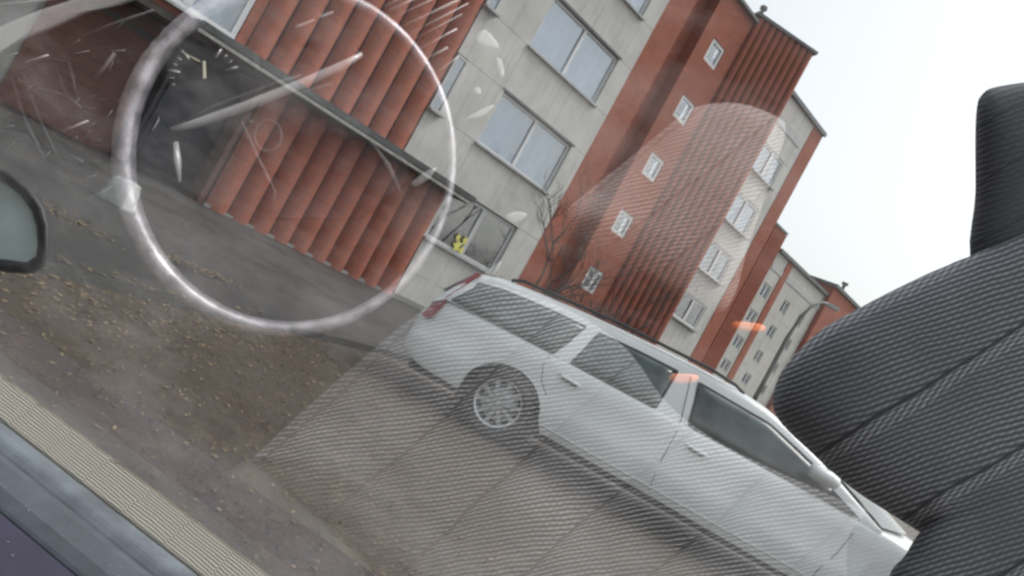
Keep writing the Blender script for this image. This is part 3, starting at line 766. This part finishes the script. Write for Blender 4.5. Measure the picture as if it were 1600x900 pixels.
car2 = make_car('parked_car', 'paint_dark', 'dark car whose roof shows behind the white estate car')
car2.location = (1.75, 11.2, -0.10); car2.rotation_euler = (0, 0, R(-3))

# ------------------------------------------------------------------ the car the camera sits in: the side window, and what it mirrors
OWN = tag(empty('car_cabin', (0, 0, 0)), 'own dark car: side window with wet sill, charcoal seat and mirrored steering wheel', 'car')
EYE = Vector((0, 0, CAM_H))
GD = Vector((0.9507, -0.3101, 0)); GN = Vector((-0.3101, -0.9507, 0))      # along the pane, and from the pane to the inside
GP = 0.365                                                                   # pane to lens
def P_(along, perp, z): return EYE - GN * perp + GD * along + Vector((0, 0, z))
def ray(px, py):
    x, y = px - 800, py - 450
    s, d = x * cr + y * sr, -x * sr + y * cr
    return Matrix.Rotation(PITCH, 3, 'X') @ Vector((s, FPX, -d)) / FPX
def at(px, py, depth): return EYE + ray(px, py) * depth
def perp_at(px, py, perp):
    r = ray(px, py); return EYE + r * (perp / -(r.dot(GN)))
def inside(p):                                                               # the inside point whose mirror image stands at p
    d = (p - EYE).dot(-GN) - GP
    return p + GN * (2 * d)
def imb(mb): mb.v = [tuple(inside(Vector(v))) for v in mb.v]; return mb
def iperp(perp): return lambda px, py: perp_at(px, py, perp)

# pane
a0, a1, z0, z1 = -0.95, 0.75, -0.20, 0.75
gl = MB().add([P_(a0, GP, z0), P_(a1, GP, z0), P_(a1, GP, z1), P_(a0, GP, z1), P_(a0, GP + .004, z0), P_(a1, GP + .004, z0), P_(a1, GP + .004, z1), P_(a0, GP + .004, z1)],
              [(0, 1, 2, 3), (4, 7, 6, 5), (0, 4, 5, 1), (1, 5, 6, 2), (2, 6, 7, 3), (3, 7, 4, 0)])
me = bpy.data.meshes.new('side_window'); me.from_pydata([tuple(v) for v in gl.v], [], gl.f)
me.materials.append(M['win_glass']); me.materials.append(M['win_clear'])
for i, p in enumerate(me.polygons): p.material_index = 0 if i == 0 else 1
pane = link('side_window', me, None, OWN); pane['label'] = 'clear side window mirroring the cabin'
# sill strips, from the pane towards the camera: (perp, z) profiles
def strip(name, prof, mat, a=-0.9, b=0.7, uvm=False, smooth=True):
    n = len(prof); k = 2
    mb = MB(); mb.prism([P_(0, p, z) for p, z in prof], GD * a, GD * b)
    o = mb.build(name, mat, OWN)
    if uvm:
        uvl = o.data.uv_layers.new(name='UVMap')
        for l in o.data.loops:
            v = o.data.vertices[l.vertex_index].co - EYE
            uvl.data[l.index].uv = (v.dot(GD), v.z * 1.6 - v.dot(GN))
    return o
strip('woven_reflection', [(0.3635, -0.174), (0.352, -0.1865), (0.352, -0.23), (0.3635, -0.23)], 'beige', uvm=True)['label'] = 'beige woven reflection at the foot of the window, modelled as a strip'  # solid strip standing in for a beige reflection in the glass
bevel(strip('window_seal', [(0.3515, -0.1880), (0.348, -0.1862), (0.3395, -0.1878), (0.3345, -0.1925), (0.3345, -0.23), (0.3515, -0.23)], 'seal'), 0.002)['label'] = 'wet blue-grey seal strip'
bevel(strip('rubber_strip', [(0.3335, -0.1925), (0.331, -0.1895), (0.322, -0.1872), (0.309, -0.1890), (0.302, -0.1935), (0.302, -0.23), (0.3335, -0.23)], 'seal_dark'), 0.002)
strip('painted_door_top', [(0.3005, -0.1935), (0.297, -0.1915), (0.26, -0.1915), (0.235, -0.194), (0.225, -0.20), (0.225, -0.24), (0.3005, -0.24)], 'purple')['label'] = 'dark purple painted door top with water drops'
dr_ = MB(); rd = random.Random(3)
def drop(mb, c, ax, bx, nz, r, el=1.0):
    vs_ = [c + nz * r * 0.45]
    for q_, h_ in ((0.6, 0.33), (1.0, -0.05)):
        vs_ += [c + (ax * math.cos(t) + bx * math.sin(t) * el) * r * q_ + nz * r * h_ for t in (2 * math.pi * j / 8 for j in range(8))]
    mb.add(vs_, [(0, 1 + j, 1 + (j + 1) % 8) for j in range(8)] + [(1 + j, 9 + j, 9 + (j + 1) % 8, 1 + (j + 1) % 8) for j in range(8)])
for _ in range(60):
    drop(dr_, P_(rd.uniform(-0.24, -0.06), rd.uniform(0.235, 0.296), -0.1912), GD, GN, Vector((0, 0, 1)), rd.uniform(0.0005, 0.0018))
for _ in range(60):
    drop(dr_, P_(rd.uniform(-0.3, 0.0), rd.uniform(0.306, 0.326), -0.1875), GD, GN, Vector((0, 0, 1)), rd.uniform(0.0003, 0.0008))
o = dr_.build('water_drops', 'water', OWN, True); o['kind'] = 'stuff'
dg_ = MB()
for _ in range(46):
    drop(dg_, P_(rd.uniform(-0.33, 0.05), GP + 0.0045, -0.165 + abs(rd.gauss(0, 0.03))), GD, Vector((0, 0, 1)), -GN, rd.uniform(0.0006, 0.0019), 1.5)
o = dg_.build('water_drops', 'water', OWN, True); o['kind'] = 'stuff'

# outside mirror
mr = empty('side_mirror', (0, 0, 0), 0, OWN); mr['label'] = 'black outside mirror of the own car'
outl = [(-120, 235), (-40, 250), (10, 266), (45, 290), (68, 322), (77, 355), (76, 392), (70, 415), (52, 427), (20, 426), (-60, 415), (-130, 400)]
def loop(pl, depth, grow=0.0):
    c = (sum(p[0] for p in pl) / len(pl), sum(p[1] for p in pl) / len(pl))
    out = []
    for x, y in pl:
        d = Vector((x - c[0], y - c[1])); l = d.length
        d *= (l + grow) / l
        out.append(at(c[0] + d.x, c[1] + d.y, depth))
    return out
mo = MB(); n = len(outl)
rings = [(-22, 1.0), (-18, 0.982), (-6, 0.972), (0, 0.985), (1, 1.01), (-25, 1.10)]
for gr, dp in rings: mo.v += [tuple(v) for v in loop(outl, dp, gr)]
mo.f = [(i * n + j, i * n + (j + 1) % n, (i + 1) * n + (j + 1) % n, (i + 1) * n + j) for i in range(len(rings) - 1) for j in range(n)] + [tuple(range((len(rings) - 1) * n, len(rings) * n))]
mo.build('housing', 'trim', mr, True)
MB().prism(loop(outl, 0.992, -19), (0, 0, 0), (0, 0.004, 0)).build('mirror_glass', 'mirror', mr)

# ---- closed cushions grown from an outline in the cloth's own plane
def smooth_outline(pl, per=5):
    out = []; n = len(pl)
    for i in range(n):
        p0, p1, p2, p3 = (Vector(pl[(i + k) % n]) for k in (-1, 0, 1, 2))
        for j in range(per):
            t = j / per
            out.append(0.5 * ((2 * p1) + (p2 - p0) * t + (2 * p0 - 5 * p1 + 4 * p2 - p3) * t * t + (3 * p1 - p0 - 3 * p2 + p3) * t ** 3))
    return out
def cushion(name, pl, ctr, base, bulge, thick, mat, parent, inner=False, rings=16, power=0.5, uvs=0.00078, seams=None, per=5):
    ol = smooth_outline(pl, per); n = len(ol); ctr = Vector(ctr)
    vs_, fs, uv = [], [], []
    def put(p2, off):
        p3 = base(p2.x, p2.y); dirv = (EYE - p3).normalized()
        vs_.append(p3 + dirv * off); uv.append((p2.x * uvs, p2.y * uvs))
    for i in range(rings):
        r = 1 - i / rings
        for p in ol:
            p2 = ctr + (p - ctr) * r
            off = bulge * (1 - r ** 4) ** power
            if seams: off -= seams(p2)
            put(p2, off)
    put(ctr, bulge)
    for i in range(rings - 1): fs += [(i * n + j, i * n + (j + 1) % n, (i + 1) * n + (j + 1) % n, (i + 1) * n + j) for j in range(n)]
    fs += [((rings - 1) * n + j, (rings - 1) * n + (j + 1) % n, rings * n) for j in range(n)]
    b0 = len(vs_)
    for p in ol: put(ctr + (p - ctr) * 0.97, -thick)
    fs += [(j, b0 + j, b0 + (j + 1) % n, (j + 1) % n) for j in range(n)] + [tuple(range(b0, b0 + n))]
    mb = MB(); mb.add(vs_, fs)
    if inner: imb(mb)
    o = mb.build(name, mat, parent, True)
    l_ = o.data.uv_layers.new(name='UVMap')
    for lp in o.data.loops: l_.data[lp.index].uv = uv[lp.vertex_index]
    return o
# charcoal seat cloth, cut to the dark outline of a reflected hand and phone
seat = empty('front_seat', (0, 0, 0), 0, OWN); seat['label'] = 'charcoal ribbed cloth seat in the dark outline of a reflected hand and phone'
U2 = 0.27 / FPX
cushion('backrest', [(1500, 870), (1438, 832), (1400, 808), (1330, 762), (1262, 702), (1216, 655), (1208, 618), (1228, 570), (1280, 518), (1345, 480), (1440, 432), (1525, 396), (1640, 345), (1760, 330), (1800, 500), (1800, 700), (1700, 860)],
        (1480, 620), lambda x, y: at(x, y, 0.285), 0.018, 0.006, 'seat_dark', seat, False, 22, 0.6, U2)
cushion('seat_bolster', [(1388, 908), (1414, 868), (1440, 829), (1490, 792), (1570, 760), (1680, 750), (1800, 800), (1820, 950), (1760, 1060), (1550, 1070), (1400, 1020)],
        (1570, 900), lambda x, y: at(x, y, 0.276), 0.008, 0.006, 'seat_dark', seat, False, 16, 0.5, U2)
cushion('dark_outline', [(1523, 420), (1524, 300), (1525, 180), (1536, 146), (1565, 134), (1640, 126), (1760, 130), (1790, 260), (1780, 420), (1640, 470)],
        (1650, 300), lambda x, y: at(x, y, 0.292), 0.012, 0.004, 'dark_outline', seat, False, 12, 0.5, U2)
cushion('backrest_shoulder', [(1290, 518), (1330, 489), (1400, 460), (1460, 425), (1525, 398), (1640, 380), (1640, 480), (1450, 520), (1330, 530)],
        (1480, 460), lambda x, y: at(x, y, 0.300), 0.006, 0.003, 'dark_outline', seat, False, 6, 0.5, U2)

# ribbed seat mirrored in the pane, its cloth lightened to show there
lseat = empty('front_seat', (0, 0, 0), 0, OWN); lseat['label'] = 'ribbed seat with lightened grey cloth, seen only as a reflection'
def seam_cut(p):
    c = (p.x * 0.66 + p.y * 0.75) * 0.00078 / 0.105
    f = c - math.floor(c); d = min(f, 1 - f)
    return 0.006 * math.exp(-(d / 0.09) ** 2)
cushion('cushion', [(640, 500), (560, 566), (480, 636), (412, 700), (398, 722), (470, 778), (540, 838), (610, 905), (700, 990), (900, 1060), (1150, 1060), (1400, 1000), (1520, 900), (1470, 850), (1300, 775), (1130, 695), (1045, 632), (985, 552), (930, 508), (850, 470), (735, 442)],
        (850, 730), lambda x, y: at(x, y, 1.02 - 0.00012 * (y - 500)), 0.05, 0.05, 'seat_light', lseat, True, 26, 0.5, 0.00078, seam_cut)
cushion('cushion_side', [(398, 718), (350, 756), (344, 774), (420, 830), (520, 912), (600, 1000), (700, 1000), (600, 900), (500, 805)],
        (470, 830), lambda x, y: at(x, y, 1.03 - 0.00012 * (y - 500)), 0.02, 0.05, 'seat_plain', lseat, True, 10)
cushion('backrest', [(884, 333), (920, 298), (985, 246), (1040, 200), (1085, 168), (1150, 161), (1205, 178), (1228, 200), (1212, 260), (1188, 330), (1165, 400), (1148, 460), (1120, 488), (1060, 462), (960, 405), (900, 362)],
        (1110, 340), lambda x, y: at(x, y, 1.10), 0.05, 0.05, 'seat_back', lseat, True, 20, 0.5, 0.00084)

# steering wheel, mirrored
sw = empty('steering_wheel', (0, 0, 0), 0, OWN); sw['label'] = 'pale steering wheel mirrored in the window'
def ell(q, rx=1.0): # a circle tilted to the lens: near at its left
    cx, cy = 450, 247
    return at(cx + 257 * rx * math.cos(q), cy + 267 * rx * math.sin(q), 0.97 + 0.05 * rx * math.cos(q))
imb(MB().tube([ell(2 * math.pi * i / 72) for i in range(72)], [0.0094 - 0.0038 * math.cos(2 * math.pi * i / 72) for i in range(72)], 12, True)).build('rim', 'wheel_rim', sw, True)
def bar(name, pts, depth, rad, mat, parent, n=8):
    f_ = depth if callable(depth) else (lambda x, y: at(x, y, depth))
    return imb(MB().tube([f_(x, y) for x, y in pts], rad, n)).build(name, mat, parent, True)
bar('spoke', [(268, 203), (300, 195), (380, 168), (470, 132), (540, 100), (566, 84)], 0.955, [0.003, 0.0052, 0.0062, 0.006, 0.005, 0.003], 'silver', sw)
bar('spoke_edge', [(240, 215), (330, 168), (430, 130), (470, 118)], 0.96, 0.0016, 'hub_edge', sw)
bar('spoke', [(275, 222), (277, 250), (281, 284)], 0.955, [0.003, 0.0048, 0.002], 'silver', sw)
bar('spoke_edge', [(395, 190), (385, 188), (470, 145), (520, 130)], 0.96, 0.0013, 'hub_edge', sw)
bar('spoke_edge', [(378, 190), (405, 250), (430, 300), (425, 320)], 0.96, 0.0016, 'hub_edge', sw)
bar('spoke', [(580, 222), (605, 258), (625, 300)], 0.98, [0.002, 0.0045, 0.002], 'hub_edge', sw)
hb = MB(); hb.prism([at(x, y, 1.0) for x, y in [(215, 150), (330, 120), (480, 100), (600, 160), (640, 280), (560, 340), (420, 340), (300, 300), (220, 260)]], (0, 0.0, 0), (0, 0.03, 0))
imb(hb).build('hub', 'hub', sw)
imb(MB().tube([at(419 + 21 * math.cos(q), 212 + 24 * math.sin(q), 0.975) for q in (2 * math.pi * i / 28 for i in range(28))], 0.0013, 6, True)).build('emblem_ring', 'hub_edge', sw, True)

# instrument panel, mirrored
BK = 1.235
bk = iperp(BK)
db = empty('instrument_panel', (0, 0, 0), 0, OWN)
dc = (318, 120)
bar('needle', [(319, 96), (320, 152)], bk, 0.0034, 'ivory', db)
bar('needle', [(283, 81), (312, 96)], bk, 0.002, 'ivory', db)
for i in range(22):
    q = R(-60 + i * 14)
    r0, r1 = (46, 53) if i % 3 else (38, 56)
    bar('dial_mark', [(dc[0] + r0 * math.cos(q), dc[1] + r0 * 0.9 * math.sin(q)), (dc[0] + r1 * math.cos(q), dc[1] + r1 * 0.9 * math.sin(q))], bk, 0.0013 if i % 3 else 0.0024, 'silver', db, 5)
cushion('dash_top_sheen', [(-30, 60), (40, 24), (110, 0), (200, -30), (240, -20), (200, 5), (140, 20), (90, 42), (40, 62), (10, 74), (-30, 100)], (80, 25), bk, 0.015, 0.005, 'silver', db, True, 6)  # sky shine on the dash top put into a silver band
for pts, r_, m_ in (([(132, 57), (180, 36), (240, 16)], 0.003, 'hub_edge'), ([(40, 97), (76, 86)], 0.0024, 'silver'), ([(98, 205), (138, 189)], 0.0026, 'silver'),
                    ([(150, 122), (165, 104), (180, 83)], 0.0045, 'hub_edge'), ([(118, 324), (150, 305), (190, 285)], 0.002, 'hub_edge'), ([(0, 8), (40, 4), (90, -4)], 0.003, 'silver')):
    bar('trim_piece', pts, bk, r_, m_, db)
for pl, m_ in (([(-40, 20), (20, 0), (80, -20), (30, 40), (-30, 70)], 'dash_light'), ([(250, 60), (330, 40), (405, 80), (395, 150), (330, 172), (262, 150)], 'dial')):
    c = (sum(p[0] for p in pl) / len(pl), sum(p[1] for p in pl) / len(pl))
    cushion('dash_panel', pl, c, iperp(BK + 0.012), 0.006, 0.004, m_, db, True, 6, per=2)
rq = random.Random(21)
for pl in ([(30, 112), (70, 92), (108, 98), (120, 150)], [(18, 120), (40, 190), (70, 250)], [(38, 118), (60, 182), (92, 250)], [(85, 95), (104, 150), (128, 170)], [(28, 150), (62, 140), (98, 148)], [(60, 230), (100, 236), (130, 255)], [(-5, 205), (40, 214), (66, 240)]):
    bar('dash_seam', pl, bk, [rq.uniform(0.002, 0.006) for _ in pl], 'hub', db, 6)
for _ in range(34):  # random thin pale bars added as glints, not dashboard parts
    x, y, l = rq.uniform(-5, 190), rq.uniform(40, 280), rq.uniform(6, 26)
    a = rq.gauss(-0.35, 0.35)
    bar('dash_glint', [(x, y), (x + l * math.cos(a), y + l * math.sin(a))], bk, rq.uniform(0.0005, 0.0014), rq.choice(('dash_light', 'hub_edge', 'frame_grey')), db, 4)
vent = empty('air_vent', (0, 0, 0), 0, OWN)
for a_, b_ in (((607, 17), (655, -5)), ((618, 26), (690, -8)), ((630, 41), (720, -2)), ((642, 52), (732, 5)), ((650, 60), (722, 22)), ((657, 76), (714, 45)), ((666, 92), (700, 74)), ((677, 117), (717, 88)), ((600, 10), (640, -10))):
    bar('vent_slat', [a_, b_], bk, random.uniform(0.0012, 0.0026), 'silver' if a_[0] % 2 else 'frame', vent, 5)
# small pale pieces modelled for the bright specks off cabin chrome
fit = empty('chrome_glints', (0, 0, 0), 0, OWN)
for pl in ([(742, 66), (758, 46), (781, 76)], [(738, 178), (772, 163), (755, 182), (728, 187)], [(790, 337), (810, 330), (824, 336), (812, 346), (800, 348)], [(775, 92), (784, 94), (788, 118), (780, 118)],
           [(640, 288), (665, 268), (682, 262), (670, 280), (650, 292)], [(740, 140), (748, 136), (752, 146), (744, 148)], [(745, 440), (768, 418), (784, 408), (775, 424), (760, 440)], [(462, 40), (490, 30), (488, 34), (466, 44)], [(500, 24), (520, 17), (518, 22), (502, 29)]):
    c = (sum(p[0] for p in pl) / len(pl), sum(p[1] for p in pl) / len(pl))
    cushion('chrome_glint', pl, c, bk, 0.004, 0.003, 'frame_grey', fit, True, 4, per=3)
for pl in ([(1044, 594), (1052, 584), (1090, 586), (1086, 597), (1060, 600)], [(1144, 512), (1150, 502), (1192, 507), (1194, 518), (1170, 518)]):
    c = (sum(p[0] for p in pl) / len(pl), sum(p[1] for p in pl) / len(pl))
    cushion('orange_clip', pl, c, lambda x, y: at(x, y, 0.92), 0.004, 0.003, 'orange', OWN, True, 4, per=3)
# dark backing at the cabin's far side, added to block reflected sky
bb = MB(); bb.prism([perp_at(x, y, BK + 0.02) for x, y in [(-700, -250), (500, -500), (2100, -500), (2300, 700), (1900, 1500), (500, 1400), (-500, 1000)]], (0, 0, 0), -GN * 0.05)
imb(bb).build('sky_block_backing', 'cabin', OWN)
